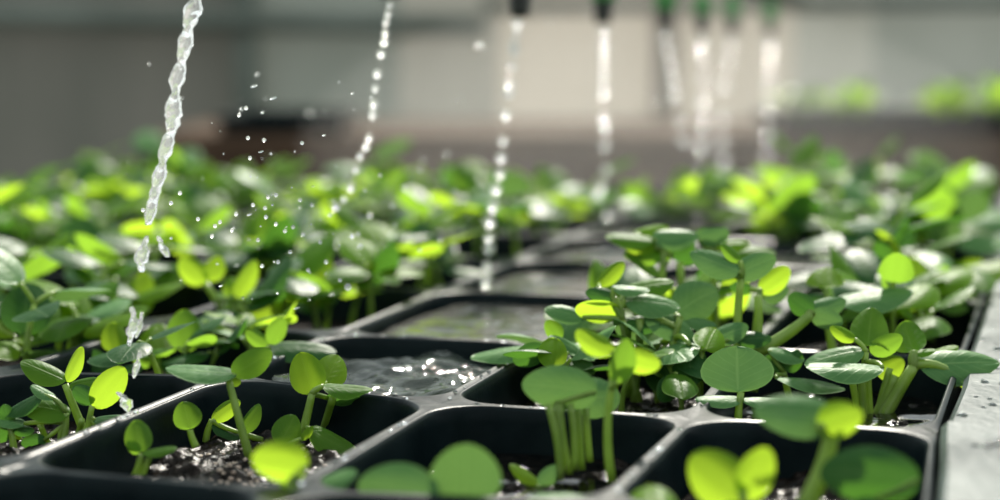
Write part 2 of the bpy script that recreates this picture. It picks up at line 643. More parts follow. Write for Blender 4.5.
# back wall of translucent sheets between posts
YW = 4.3
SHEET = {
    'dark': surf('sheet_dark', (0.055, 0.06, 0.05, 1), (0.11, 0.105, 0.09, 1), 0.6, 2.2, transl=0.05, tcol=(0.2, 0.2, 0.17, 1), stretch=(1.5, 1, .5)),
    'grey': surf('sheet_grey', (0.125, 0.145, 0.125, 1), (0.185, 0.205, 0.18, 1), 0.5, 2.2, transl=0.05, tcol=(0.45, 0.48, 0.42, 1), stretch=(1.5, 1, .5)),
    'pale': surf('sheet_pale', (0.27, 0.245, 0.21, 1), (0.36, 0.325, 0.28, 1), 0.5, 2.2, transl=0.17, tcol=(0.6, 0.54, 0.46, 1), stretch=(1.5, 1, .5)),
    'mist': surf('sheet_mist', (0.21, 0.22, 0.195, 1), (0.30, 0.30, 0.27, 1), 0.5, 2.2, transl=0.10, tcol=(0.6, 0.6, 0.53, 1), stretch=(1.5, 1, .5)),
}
M_POST = surf('post_paint', (0.06, 0.075, 0.06, 1), (0.1, 0.12, 0.1, 1), 0.5, 4)
M_POSTB = surf('post_timber', (0.12, 0.10, 0.08, 1), (0.18, 0.15, 0.12, 1), 0.6, 4)


def xw(px, D=YW):
    return (px - 500) / F * D


wall = empty('wall_back', V((0, YW, 0)))
tag(wall, kind='structure')
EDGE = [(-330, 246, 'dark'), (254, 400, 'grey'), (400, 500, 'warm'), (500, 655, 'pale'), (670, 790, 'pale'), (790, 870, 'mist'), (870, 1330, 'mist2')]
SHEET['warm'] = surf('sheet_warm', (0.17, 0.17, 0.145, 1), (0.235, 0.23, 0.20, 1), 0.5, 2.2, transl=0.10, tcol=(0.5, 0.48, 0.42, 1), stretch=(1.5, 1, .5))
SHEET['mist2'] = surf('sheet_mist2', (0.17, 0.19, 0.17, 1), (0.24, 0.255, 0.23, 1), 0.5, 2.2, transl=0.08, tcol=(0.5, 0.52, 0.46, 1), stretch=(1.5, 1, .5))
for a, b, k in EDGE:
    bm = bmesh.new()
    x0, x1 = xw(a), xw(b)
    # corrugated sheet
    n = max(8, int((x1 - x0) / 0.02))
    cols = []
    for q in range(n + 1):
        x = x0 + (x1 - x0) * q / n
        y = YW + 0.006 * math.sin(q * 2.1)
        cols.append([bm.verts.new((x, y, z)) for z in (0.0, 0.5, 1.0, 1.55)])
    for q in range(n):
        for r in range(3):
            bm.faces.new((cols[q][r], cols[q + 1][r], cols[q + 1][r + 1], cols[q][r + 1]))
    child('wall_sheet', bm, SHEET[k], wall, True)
for px, wd, mt in ((250, .05, M_POST), (662, .05, M_POSTB), (-332, .06, M_POST), (1332, .06, M_POST)):
    bm = bmesh.new()
    box(bm, V((xw(px), YW - .04, .79)), (wd, .05, 1.58))
    bmesh.ops.bevel(bm, geom=bm.edges[:], offset=0.004, segments=2, affect='EDGES')
    child('wall_post', bm, mt, wall)
for (x0, y0, x1, y1, r_, mt) in ((-340, 8, 484, 26, .026, M_POST), (484, 6, 1340, -2, .018, M_POST)):
    bm = bmesh.new()
    D = YW - 0.1
    tube(bm, [un(x0, y0, D), un(x1, y1, D)], r_, 14)
    child('wall_rail', bm, mt, wall, True)

# second bench across the aisle
YB = 2.85
bb = empty('back_bench', V((0.6, YB + .3, 0)))
tag(bb, 'brown wooden bench along the wall beyond the last seedlings', 'bench')
bm = bmesh.new(); box(bm, V((0.55, YB + .3, R - 0.035)), (2.2, 0.6, 0.02)); child('bench_top', bm, M_WOOD, bb)
bm = bmesh.new(); box(bm, V((0.55, YB - .012, R - 0.085)), (2.2, 0.024, 0.12)); child('apron', bm, M_WOOD, bb)
for x in (-0.55, 1.45):
    for y in (YB + .05, YB + .55):
        bm = bmesh.new(); box(bm, V((x, y, (R - .045) / 2)), (.05, .05, R - .045)); child('leg', bm, M_WOOD, bb)


def shallow_tray(x0, x1, lab):
    bm = bmesh.new()
    y0, y1 = YB + .01, YB + .35
    z0, z1 = R - .024, R + 0.004
    o_ = [(x0, y0), (x1, y0), (x1, y1), (x0, y1)]
    def ring(ins, z):
        return [bm.verts.new((x0 + ins, y0 + ins, z)), bm.verts.new((x1 - ins, y0 + ins, z)), bm.verts.new((x1 - ins, y1 - ins, z)), bm.verts.new((x0 + ins, y1 - ins, z))]
    rs = [ring(.008, z0), ring(0, z1 - .004), ring(0, z1), ring(.008, z1), ring(.014, z0 + .006)]
    for a, b in zip(rs, rs[1:]):
        stitch(bm, a, b)
    bm.faces.new(list(reversed(rs[0]))); bm.faces.new(rs[-1])
    tag(link('nursery_tray', bm, M_TRAY, smooth=False), lab, 'seed tray')


shallow_tray(xw(785, YB), xw(1180, YB), 'shallow black tray of green plants on the back bench')
shallow_tray(xw(215, YB), xw(345, YB), 'empty shallow black tray on the back bench behind the spray')

# ------------------------------------------------------------------ leaves and seedlings
def leaf_bm(L, W, arch=0.12, cup=-0.12, point=0.0, seed=0, nu=8, nv=12):
    """Blade from the origin along +x, width in y, upper face towards +z."""
    bm = bmesh.new()
    uvl = bm.loops.layers.uv.new('UVMap')
    r_ = random.Random(seed)
    ph = r_.uniform(0, 6.28)
    skew = r_.uniform(-0.06, 0.06)
    grid = {}
    for b in range(nv + 1):
        t = 0.5 - 0.5 * math.cos(math.pi * b / nv)
        base = max(0.0, math.sin(math.pi * t ** 0.88)) ** 0.52
        if point:
            base *= 1 - point * max(0, t - 0.45) ** 1.3
        for a in range(nu + 1):
            s = -1 + 2 * a / nu
            y = 0.5 * W * base * s + skew * W * math.sin(math.pi * t)
            z = -arch * L * (t - 0.15) ** 2 + cup * W * (abs(s) * base) ** 2.4 * 0.6
            z -= 0.03 * W * math.exp(-(s / 0.16) ** 2) * math.sin(math.pi * t)
            z += 0.02 * W * math.sin(5 * t + ph + 2.2 * s) * abs(s)
            grid[a, b] = (bm.verts.new((t * L, y, z)), (a / nu, t))
    for a in range(nu):
        for b in range(nv):
            q = [grid[a, b], grid[a, b + 1], grid[a + 1, b + 1], grid[a + 1, b]]
            f = bm.faces.new([x[0] for x in reversed(q)])
            for lp, x in zip(f.loops, reversed(q)):
                lp[uvl].uv = x[1]
    bmesh.ops.remove_doubles(bm, verts=bm.verts, dist=1e-6)
    return bm


NLEAF = [0]


def put_leaf(root, P0, a, n, L, W, mat, arch, cup, point=0):
    NLEAF[0] += 1
    bm = leaf_bm(L, W, arch, cup, point, NLEAF[0])
    a = a.normalized()
    n = (n - a * n.dot(a)).normalized()
    b = n.cross(a)
    M = Matrix((a, b, n)).transposed().to_4x4()
    M.translation = P0 - root.location
    bmesh.ops.transform(bm, matrix=M, verts=bm.verts)
    return link('leaf', bm, LM[mat], root)


def plant(label, base, top, leaves, D=None, sr=0.0011, extra=(), group=None):
    """Seedling placed from where its stem meets the soil; each leaf: base px, tip px, apparent width, material, options."""
    if D is None:
        B = ground(base[0], base[1], SOILZ - 0.001)
        D = (B - CAM).dot(FW)
    else:
        B = un(base[0], base[1], D)
    root = empty('seedling', B)
    tag(root, label, 'seedling', group or 'seedlings in the cell trays')
    bm = bmesh.new()
    T = un(top[0], top[1], D)
    side = V((rnd.uniform(-1, 1), rnd.uniform(-.4, .4), 0)) * 0.12 * (T - B).length
    mid = B.lerp(T, 0.5) + side
    pts = bez(B, mid, T, 9)
    tube(bm, pts, [sr * (1.15 - 0.3 * k / 8) for k in range(9)], 8)
    for e in extra:
        b2 = ground(e[0], e[1], SOILZ - 0.001) if len(e) < 5 else un(e[0], e[1], D + e[4])
        t2 = un(e[2], e[3], D + (e[4] if len(e) > 4 else 0))
        m2 = b2.lerp(t2, .5) + V((rnd.uniform(-1, 1) * .08, 0, 0)) * (t2 - b2).length
        tube(bm, bez(b2, m2, t2, 8), [sr * .95] * 8, 8)
    specs = []
    for lf in leaves:
        bx, by, tx, ty, wpx, mat = lf[:6]
        o = lf[6] if len(lf) > 6 else {}
        d = D + o.get('d', 0)
        lap = math.hypot(tx - bx, ty - by) * d / F
        wr = wpx * d / F
        under = -1 if o.get('u') else 1
        dz = o.get('dz')
        if dz is None:
            dz = 0
            if wr > 0.72 * lap:
                dz = math.sqrt((wr / 0.72) ** 2 - lap ** 2) * (-1 if ty > by + 1 else 1)
        P0, P1 = un(bx, by, d - dz * 0.5 * o.get('c', 0)), un(tx, ty, d + dz * (1 - 0.5 * o.get('c', 0)))
        a = (P1 - P0)
        L = a.length
        a.normalize()
        view = ((P0 + P1) / 2 - CAM).normalized()
        scr = view.cross(a).normalized()          # across the blade, in the screen
        if scr.dot(UP) < 0:
            scr = -scr
        W = max(wr, o.get('r', 0.60) * L)
        c_ = min(1.0, wr / W)
        s_ = math.sqrt(1 - c_ * c_)
        bdir = scr * c_ + view * s_ * under       # upper edge leans away from the camera unless seen from below
        n = a.cross(bdir)
        if n.dot(view) > 0:
            n = -n
        flip = False
        if n.z < 0:
            flip = True
        put_leaf(root, P0, a, -n if flip else n, L, W, mat, o.get('arch', 0.18), o.get('cup', -0.30), o.get('pt', 0.0))
        if (P0 - T).length > 0.0025:
            cands = [T, pts[6], pts[7]]
            s0 = min(cands, key=lambda q: (q - P0).length)
            m_ = s0.lerp(P0, .5) + V((0, 0, 0.12 * (P0 - s0).length)) - a * 0.2 * (P0 - s0).length
            tube(bm, bez(s0, m_, P0 + a * 0.0006, 7), [sr * .8 - sr * .2 * k / 6 for k in range(7)], 7)
    for v in bm.verts:
        v.co -= B
    bmesh.ops.recalc_face_normals(bm, faces=bm.faces[:])
    link('stem', bm, M_STEM, root)
    return root


# --- cell left of the soil cell
plant('bright seedling with an upright pointed leaf, nearest the soil cell on the left', (88, 441), (65, 384), [
    (66, 381, 22, 357, 23, 'g', {'u': 0}), (67, 382, 79, 346, 15, 'y'), (69, 386, 100, 378, 13, 'g')], sr=.0014)
plant('low bushy seedling with a broad flat leaf under the upright pointed leaf', (60, 452), (66, 413), [
    (70, 414, 19, 401, 24, 'g'), (55, 399, 32, 383, 12, 'p'), (44, 394, 4, 411, 15, 'd'), (26, 424, -10, 414, 12, 'p'), (46, 440, 20, 443, 17, 'd'),
    (58, 445, 78, 440, 14, 'd')], extra=[(50, 448, 40, 425), (75, 446, 82, 420), (20, 440, 14, 424)])
plant('seedling with one rounded yellow-green leaf beside the upright pointed leaf', (84, 446), (92, 406), [
    (93, 407, 124, 368, 31, 'y'), (94, 402, 72, 386, 20, 'd'), (93, 420, 131, 415, 12, 'd'), (95, 428, 126, 423, 9, 'd')])
plant('dark low seedling at the tray border on the left edge', (14, 452), (10, 428), [
    (12, 428, -12, 440, 18, 'd'), (12, 428, 34, 430, 12, 'd'), (10, 426, 4, 404, 16, 'd')])

# --- row behind it
plant('blurred seedling with a round glowing leaf beside the falling water', (162, 384), (158, 357), [
    (158, 357, 160, 319, 37, 'y'), (150, 366, 132, 352, 14, 'g'), (160, 362, 184, 372, 12, 'd')])
plant('blurred seedling with an upright oval glowing leaf left of the falling water', (112, 388), (116, 352), [
    (117, 352, 112, 320, 27, 'y'), (112, 380, 86, 350, 26, 'd'), (120, 372, 142, 366, 12, 'd')])
plant('blurred seedling with a large bright leaf and a flat dark one, at the left', (74, 372), (76, 325), [
    (76, 325, 74, 285, 38, 'y'), (60, 334, 22, 332, 14, 'g'), (78, 340, 110, 332, 14, 'd'), (66, 360, 40, 352, 16, 'd')])
plant('tall blurred seedling with two leaves spread high over the tray ridge', (238, 352), (205, 283), [
    (206, 282, 178, 258, 26, 'y', {'dz': .004}), (207, 280, 222, 256, 22, 'y'), (232, 300, 252, 258, 20, 'y'), (236, 298, 228, 275, 22, 'y'),
    (240, 330, 272, 300, 24, 'y'), (228, 350, 198, 338, 14, 'p')], extra=[(242, 352, 233, 300)], sr=.0016)
plant('blurred seedling with a grey-green leaf lying on the tray ridge', (262, 356), (270, 346), [
    (268, 348, 336, 344, 22, 'd', {'arch': .2, 'cup': -.3}), (268, 346, 246, 330, 16, 'g'), (270, 344, 284, 318, 20, 'g')], D=.675)

# --- soil cell under the jet
plant('slim seedling with one silvery leaf and one bright leaf in the soil cell', (250, 460), (228, 378), [
    (237, 374, 166, 362, 19, 'p', {'arch': .12, 'cup': -.2}), (232, 374, 271, 351, 28, 'g', {'u': 1}), (232, 383, 242, 380, 10, 'y')], sr=.0013)
plant('seedling with a single round leaf on a short stem in the soil cell', (196, 447), (190, 430), [
    (190, 429, 183, 400, 29, 'g', {'dz': .004})], D=.572)
plant('seedling with a curled bright leaf behind the slim one', (206, 442), (212, 420), [
    (212, 421, 238, 399, 17, 'y'), (212, 424, 243, 436, 15, 'd'), (240, 434, 257, 403, 16, 'g')], extra=[(262, 440, 243, 434)])
plant('short seedling with a round leaf, standing under the water jet', (133, 480), (141, 454), [
    (141, 452, 136, 418, 28, 'g'), (142, 453, 176, 444, 9, 'g'), (140, 453, 127, 441, 12, 'g')], extra=[(140, 480, 150, 455)])
plant('seedling with two upright round bright leaves and a pointed one in the soil cell', (300, 446), (312, 394), [
    (313, 394, 299, 350, 37, 'y'), (325, 384, 340, 352, 34, 'y', {'d': .01}), (322, 386, 374, 388, 15, 'g', {'pt': .9, 'arch': .05}),
    (326, 398, 360, 394, 14, 'd', {'d': .006, 'u': 1})], extra=[(322, 434, 333, 398)], sr=.0014)
plant('low seedling with a two-toned rounded leaf near the middle ridge', (290, 455), (279, 444), [
    (279, 444, 296, 413, 30, 'g'), (300, 440, 312, 426, 9, 'y')])
plant('low seedling with one long smooth pale leaf at the middle ridge', (312, 445), (312, 432), [
    (309, 429, 362, 453, 25, 'g', {'arch': .15, 'cup': -.25, 'd': -.012}), (313, 432, 305, 440, 9, 'g')])

# --- out-of-focus seedlings close to the camera
plant('blurred yellow-green seedling in front of the soil cell', (292, 520), (290, 480), [
    (308, 466, 250, 458, 44, 'y', {'arch': .1}), (300, 480, 292, 470, 16, 'g'), (300, 496, 354, 466, 22, 'p', {'d': .01}), (296, 498, 282, 478, 20, 'g')], D=.47)
plant('blurred grey-green seedling at the front edge, first of the two side by side', (400, 530), (402, 500), [
    (440, 498, 357, 484, 54, 'p', {'arch': .2, 'cup': -.3}), (404, 505, 430, 520, 20, 'p')], D=.47)
plant('blurred seedling with a big round grey leaf at the front edge', (462, 540), (464, 498), [
    (464, 505, 466, 441, 72, 'p', {'arch': .15, 'cup': -.2, 'dz': -.004}), (470, 500, 500, 515, 22, 'g')], D=.475)
plant('blurred low seedling at the front edge with only leaf tops showing', (565, 540), (566, 508), [
    (610, 505, 520, 494, 30, 'p', {'arch': .2}), (566, 508, 560, 540, 20, 'g')], D=.485)
plant('small blurred seedling on the soil below the drooping clump', (540, 500), (538, 485), [
    (538, 484, 512, 462, 13, 'y'), (538, 484, 562, 466, 18, 'p')], D=.53)
plant('drooping clump of several pale stems under two broad grey leaves', (560, 476), (556, 404), [
    (598, 392, 522, 384, 46, 'p', {'arch': .25, 'cup': -.35}), (576, 400, 626, 398, 42, 'p', {'arch': .25, 'cup': -.35, 'd': .008})],
    D=.535, sr=.0011, extra=[(570, 474, 560, 404, 0), (574, 470, 570, 404, 0), (582, 470, 578, 404, .004), (560, 480, 548, 404, -.004), (590, 462, 586, 408, .01)])
plant('blurred seedling with two yellow-green leaves and a dark folded one above the clump', (612, 482), (614, 375), [
    (614, 352, 577, 330, 24, 'y'), (616, 384, 624, 338, 26, 'g', {'d': -.004}), (622, 356, 661, 366, 26, 'y')], D=.525, sr=.0012)
plant('blurred bright seedling with two glowing leaves at the bottom edge', (748, 545), (742, 492), [
    (742, 500, 690, 452, 56, 'y'), (744, 500, 768, 448, 38, 'y'), (742, 505, 730, 520, 30, 'g')], D=.46, sr=.0013)
plant('blurred bright seedling cut by the bottom edge beside the front ridge', (650, 545), (650, 512), [
    (652, 516, 646, 478, 56, 'y')], D=.45)
plant('blurred seedling with a grey leaf and a lime leaf over a thick stem', (804, 510), (832, 430), [
    (840, 420, 756, 404, 44, 'p', {'arch': .2, 'cup': -.25}), (818, 428, 866, 412, 38, 'y', {'d': -.006}), (832, 428, 812, 410, 22, 'g')], D=.475, sr=.0024)
plant('blurred seedling with a large dark rounded leaf at the lower right', (880, 545), (874, 500), [
    (920, 480, 822, 470, 58, 'd', {'arch': .2, 'cup': -.25}), (880, 500, 866, 520, 40, 'd')], D=.46)
plant('slim seedling with one heart-shaped grey leaf on a single straight stem', (741, 456), (741, 392), [
    (738, 392, 737, 345, 74, 'p', {'arch': .05, 'cup': -.12, 'dz': .006}), (742, 400, 696, 394, 13, 'p'), (742, 400, 790, 396, 12, 'p')], sr=.0013, D=.585)

# --- tall leafy clump in the middle cell
plant('leafy seedling with a hanging bright leaf at the clump left end', (553, 402), (556, 350), [
    (548, 337, 582, 350, 14, 'p'), (556, 338, 548, 364, 30, 'y', {'d': -.006}), (545, 348, 513, 362, 24, 'd'), (548, 346, 470, 350, 13, 'p', {'d': .01, 'arch': .15}),
    (560, 340, 546, 320, 18, 'g', {'d': .01}), (572, 352, 596, 372, 16, 'p', {'d': .004})], D=.645)
plant('leafy seedling with an oval bright leaf facing the front, in the clump', (638, 402), (622, 320), [
    (621, 312, 575, 306, 24, 'y', {'u': 1}), (584, 318, 545, 306, 18, 'p'), (616, 298, 586, 290, 16, 'd'), (598, 286, 622, 260, 17, 'y', {'d': .02}),
    (612, 288, 650, 286, 11, 'p'), (626, 290, 673, 277, 19, 'g', {'d': .01}), (624, 300, 681, 302, 24, 'p')], D=.655, sr=.0015, extra=[(630, 400, 628, 330), (634, 402, 640, 318, 0)])
plant('leafy seedling with a large pale leaf turned to the front, mid clump', (668, 400), (680, 318), [
    (676, 314, 722, 288, 44, 'p', {'d': .01}), (662, 322, 622, 320, 19, 'd'), (644, 314, 696, 334, 27, 'p'), (680, 318, 718, 322, 13, 'p', {'d': .012}),
    (655, 348, 676, 392, 44, 'd', {'d': .004}), (690, 344, 692, 381, 36, 'd', {'d': -.012})], D=.655, sr=.0014, extra=[(690, 396, 694, 350, 0)])
plant('leafy seedling with a glowing upright leaf between grey leaves, mid clump', (700, 404), (702, 350), [
    (706, 350, 718, 324, 34, 'y', {'d': -.004}), (712, 340, 748, 324, 22, 'p', {'d': .01}), (736, 340, 772, 336, 18, 'd', {'d': .012}), (680, 375, 660, 400, 24, 'd'),
    (700, 350, 664, 352, 20, 'd', {'d': .014})], D=.64)
plant('tall seedling with two grey leaves at the top of the clump', (741, 392), (741, 278), [
    (740, 272, 692, 250, 26, 'p', {'d': -.002}), (734, 276, 776, 256, 27, 'p', {'arch': .12}), (741, 262, 722, 242, 12, 'g')], D=.66, sr=.0016, extra=[(754, 392, 758, 296, 0)])
plant('tall seedling with a bright folded leaf beside the topmost grey leaves', (756, 386), (760, 292), [
    (760, 292, 790, 268, 24, 'y', {'d': .004}), (762, 296, 790, 288, 22, 'p', {'d': .012}), (752, 290, 730, 286, 14, 'd', {'d': .01})], D=.675, sr=.0014)
plant('seedling with a grey crown leaf at the very top of the clump', (668, 370), (664, 250), [
    (655, 240, 606, 231, 15, 'g'), (634, 234, 668, 224, 15, 'y', {'d': .01}), (652, 238, 699, 232, 22, 'p'), (656, 248, 622, 240, 16, 'y'), (664, 256, 624, 252, 20, 'g'),
    (668, 262, 656, 240, 18, 'g'), (672, 258, 694, 240, 20, 'd')], D=.72, sr=.0016, extra=[(676, 368, 680, 262, 0)])
plant('seedling with two flat glowing leaves behind the topmost grey leaves', (715, 366), (712, 252), [
    (712, 244, 728, 228, 16, 'p'), (714, 246, 750, 240, 14, 'y'), (718, 250, 776, 246, 17, 'g', {'d': .01}), (698, 240, 728, 232, 19, 'p', {'d': -.004}), (702, 252, 678, 262, 16, 'd'), (718, 240, 696, 232, 16, 'p')], D=.73, sr=.0014)
plant('leaning seedling with a long pale stem reaching to the right of the clump', (757, 352), (811, 314), [
    (811, 314, 844, 324, 22, 'p', {'d': .004}), (812, 312, 788, 294, 24, 'd'), (808, 312, 846, 298, 22, 'p', {'d': .012})], D=.655, sr=.0022)
plant('seedling with a bright oval leaf standing above the leaning stem', (838, 375), (828, 302), [
    (826, 288, 826, 264, 38, 'y', {'dz': .010}), (836, 302, 912, 284, 24, 'p', {'d': -.004, 'arch': .15, 'cup': -.3}), (832, 300, 806, 296, 14, 'd')], D=.70, sr=.0016)
plant('seedling with a striped dark leaf flat over the soil behind the heart-shaped leaf', (790, 400), (784, 372), [
    (768, 350, 806, 356, 14, 'p'), (775, 378, 846, 380, 11, 'p', {'d': -.01}), (784, 372, 766, 356, 16, 'd'), (788, 372, 800, 350, 18, 'd')], D=.645)

# --- cell beside the wet rail
plant('multi-stemmed seedling with a round upright leaf beside the wet rail', (868, 428), (866, 352), [
    (868, 346, 872, 306, 39, 'g', {'arch': .05}), (856, 340, 831, 326, 14, 'y'), (864, 350, 804, 358, 22, 'p', {'arch': .2}), (884, 368, 806, 362, 18, 'p', {'d': -.012, 'arch': .1}),
    (870, 352, 903, 336, 22, 'g', {'u': 1}), (876, 374, 906, 358, 26, 'y', {'d': .006})], D=.632, sr=.0013,
    extra=[(860, 424, 850, 370, 0), (872, 428, 868, 360, 0), (864, 426, 860, 372, -.006), (876, 420, 890, 368, .004)])
plant('thick-stemmed seedling with a large pointed leaf reaching over the wet rail', (877, 430), (914, 366), [
    (919, 366, 1001, 358, 37, 'p', {'pt': .7, 'arch': .12, 'cup': -.3}), (914, 352, 904, 320, 34, 'g', {'arch': .05}), (922, 358, 957, 342, 12, 'y', {'d': .008}),
    (912, 354, 936, 347, 8, 'g'), (960, 378, 964, 388, 6, 'y')], D=.632, sr=.0023, extra=[(872, 428, 896, 376, 0.004)])

# --- blurred seedlings behind the rail cell
plant('blurred seedling with two leaning thick stems behind the rail cell', (924, 318), (960, 284), [
    (962, 284, 940, 262, 26, 'g'), (960, 282, 1000, 276, 24, 'p'), (952, 284, 938, 288, 14, 'd'), (955, 280, 985, 262, 24, 'y')], sr=.0022, extra=[(946, 318, 972, 292)])
plant('blurred seedling with a lime leaf and pale stems behind the rail cell', (890, 316), (896, 280), [
    (896, 280, 900, 248, 34, 'y'), (894, 282, 868, 270, 18, 'p'), (898, 284, 926, 276, 18, 'p')], sr=.0015, extra=[(898, 316, 904, 284), (880, 316, 886, 282)])

# --- filler seedlings: prototypes copied over the blurred beds
PROTOS = []


def proto(seed, mats):
    r_ = random.Random(seed)
    root = empty('seedling', V((0, 0, 0)))
    bm = bmesh.new()
    h = r_.uniform(.016, .034)
    T = V((r_.uniform(-.006, .006), r_.uniform(-.006, .006), h))
    pts = bez(V((0, 0, -.001)), V((r_.uniform(-.004, .004), r_.uniform(-.004, .004), h * .5)), T, 7)
    tube(bm, pts, [.0015 - .0004 * k / 6 for k in range(7)], 6)
    n = r_.choice((3, 3, 4, 5))
    a0 = r_.uniform(0, 6.28)
    for k in range(n):
        az = a0 + k * (math.pi if n == 2 else 2.4) + r_.uniform(-.3, .3)
        el = r_.uniform(-.05, .9) if k < 3 else r_.uniform(.3, 1.2)
        a = V((math.cos(az) * math.cos(el), math.sin(az) * math.cos(el), math.sin(el)))
        start = pts[-1] if k < 2 else pts[3 + k % 3]
        pl = r_.uniform(.002, .010)
        P0 = start + (a + V((0, 0, .3))).normalized() * pl
        tube(bm, bez(start, start.lerp(P0, .5) + V((0, 0, .001)), P0 + a * .0006, 5), .0009, 6)
        nrm = V((-math.cos(az) * math.sin(el), -math.sin(az) * math.sin(el), math.cos(el)))
        nrm = Matrix.Rotation(r_.uniform(-.4, .4), 3, a) @ nrm
        L = r_.uniform(.020, .029)
        put_leaf(root, P0, a, nrm, L, L * r_.uniform(.65, .85), r_.choice(mats), r_.uniform(.15, .4), r_.uniform(-.45, -.05))
    bmesh.ops.recalc_face_normals(bm, faces=bm.faces[:])
    link('stem', bm, M_STEM, root)
    return root


for k in range(10):
    PROTOS.append(proto(100 + k, ['y', 'y', 'y', 'g', 'g', 'd', 'p'] if k < 6 else ['g', 'g', 'd', 'p', 'y']))
for k in range(2):
    PROTOS.append(proto(130 + k, ['g', 'g', 'd', 'd', 'p']))
for k in range(3):
    PROTOS.append(proto(150 + k, ['y', 'y', 'g']))
used = set()


def copy_tree(root):
    c = root.copy(); COL.objects.link(c)
    for ch in root.children:
        d = ch.copy(); COL.objects.link(d); d.parent = c
    return c


HAND = {(0, -1), (1, -1), (2, -1), (1, 0), (2, 0), (-1, -1), (0, 0)}
cands = []
for j in range(0, 7):
    for i in range(-7, 3):
        if (i, j) in HAND or (i, j) in FLOODED or i < -6 or (j == 6 and i < 0) or (i, j) == (-1, -9):
            continue
        n = 7 if j < 2 else 6 if j < 4 else 5
        if (i, j) == (-2, 0):
            n = 5
        if (i, j) == (-1, 0):
            n = 5
        if i >= 1:
            n += 1
        for k in range(n):
            p = cell_point(i, j, rnd.uniform(.2, .8), rnd.uniform(.15, .9) if (i, j) != (-1, 0) else rnd.uniform(.15, .9))
            p = V((p.x, p.y, SOILZ - .001))
            px, py, d = proj(p)
            if -40 < px < 1040:
                cands.append((d, p, i, j))
cands.sort(key=lambda c: c[0])


def zone(i, j):
    if i >= 1:
        return ('blurred seedling crowded in the trays beside the wet rail, behind the leafy clump', 'blurred seedlings along the wet rail') if j < 5 else \
            ('blurred seedling in the far trays under the row of bead-like water jets', 'far seedlings under the water jets')
    if i == 0:
        return 'blurred seedling in the far middle cells beyond the flooded ones', 'seedlings beyond the flooded cells'
    if j < 3:
        return ('blurred seedling in the crowded cells behind the clear water jet', 'blurred seedlings behind the clear water jet')
    return ('heavily blurred seedling in the far trays below the dark wall panel and spray', 'far seedlings below the dark wall panel')


MAXI = 219
stuff_bm = None
for q, (d, p, i, j) in enumerate(cands[:MAXI]):
    k = rnd.randrange(10)
    if i >= 1:
        k = rnd.choice((2, 4, 6, 7, 8, 9, 10, 11))
    pr = PROTOS[k]
    o = pr if k not in used else copy_tree(pr)
    used.add(k)
    o.location = p
    o.rotation_euler = (0, 0, rnd.uniform(0, 6.28))
    s = rnd.uniform(.85, 1.25) * (1.15 if i >= 1 and j > 1 else .72 if (i, j) == (-1, 0) else .95)
    o.scale = (s, s, s)
    lab, grp = zone(i, j)
    tag(o, lab, 'seedling', grp)
for k, (sa, ta) in enumerate(((.2, .7), (.42, .82), (.65, .75), (.8, .6), (.3, .5), (.55, .55), (.75, .9), (.15, .9))):
    p = cell_point(1, 0, sa, ta)
    o = copy_tree(PROTOS[10 + k % 2])
    o.location = V((p.x, p.y, SOILZ - .001))
    o.rotation_euler = (0, 0, k * 1.3)
    o.scale = (.8, .8, .8)
    tag(o, 'small seedling filling the depth of the tall leafy clump', 'seedling', 'small seedlings inside the leafy clump')


# past the individually built ones: the farthest, smallest seedlings as one mass
bm = bmesh.new()
uvl = bm.loops.layers.uv.new('UVMap')
MI = {'leaf_bright': 0, 'leaf_green': 1, 'leaf_deep': 2, 'leaf_waxy': 3, 'stem': 4}
for d, p, i, j in cands[MAXI:]:
    pr = PROTOS[rnd.randrange(10)]
    M = Matrix.Translation(p) @ Matrix.Rotation(rnd.uniform(0, 6.28), 4, 'Z') @ Matrix.Scale(rnd.uniform(.85, 1.25), 4)
    for ch in pr.children:
        n0, f0 = len(bm.verts), len(bm.faces)
        bm.from_mesh(ch.data)
        bm.verts.ensure_lookup_table(); bm.faces.ensure_lookup_table()
        bmesh.ops.transform(bm, matrix=M, verts=bm.verts[n0:])
        for f in bm.faces[f0:]:
            f.material_index = MI[ch.data.materials[0].name]
if len(bm.verts):
    o = link('seedling_foliage', bm, [LM['y'], LM['g'], LM['d'], LM['p'], M_STEM])
    tag(o, 'mass of heavily blurred seedlings at the far end of the bench', 'seedlings', kind='stuff')
else:
    bm.free()

# plants on the back bench
for k in range(24):
    pr = PROTOS[12 + k % 3]
    o = pr if k < 3 else copy_tree(pr)
    px = rnd.choice((rnd.uniform(785, 875), rnd.uniform(785, 875), rnd.uniform(925, 960), rnd.uniform(985, 1020)))
    o.location = V((xw(px, YB + .1), YB + rnd.uniform(.05, .16), R - .018))
    s = rnd.uniform(1.2, 1.6)
    o.scale = (s, s, s)
    o.rotation_euler = (0, 0, rnd.uniform(0, 6.28))
    tag(o, 'heavily blurred plant in the shallow tray on the back bench', 'seedling', 'plants on the back bench')

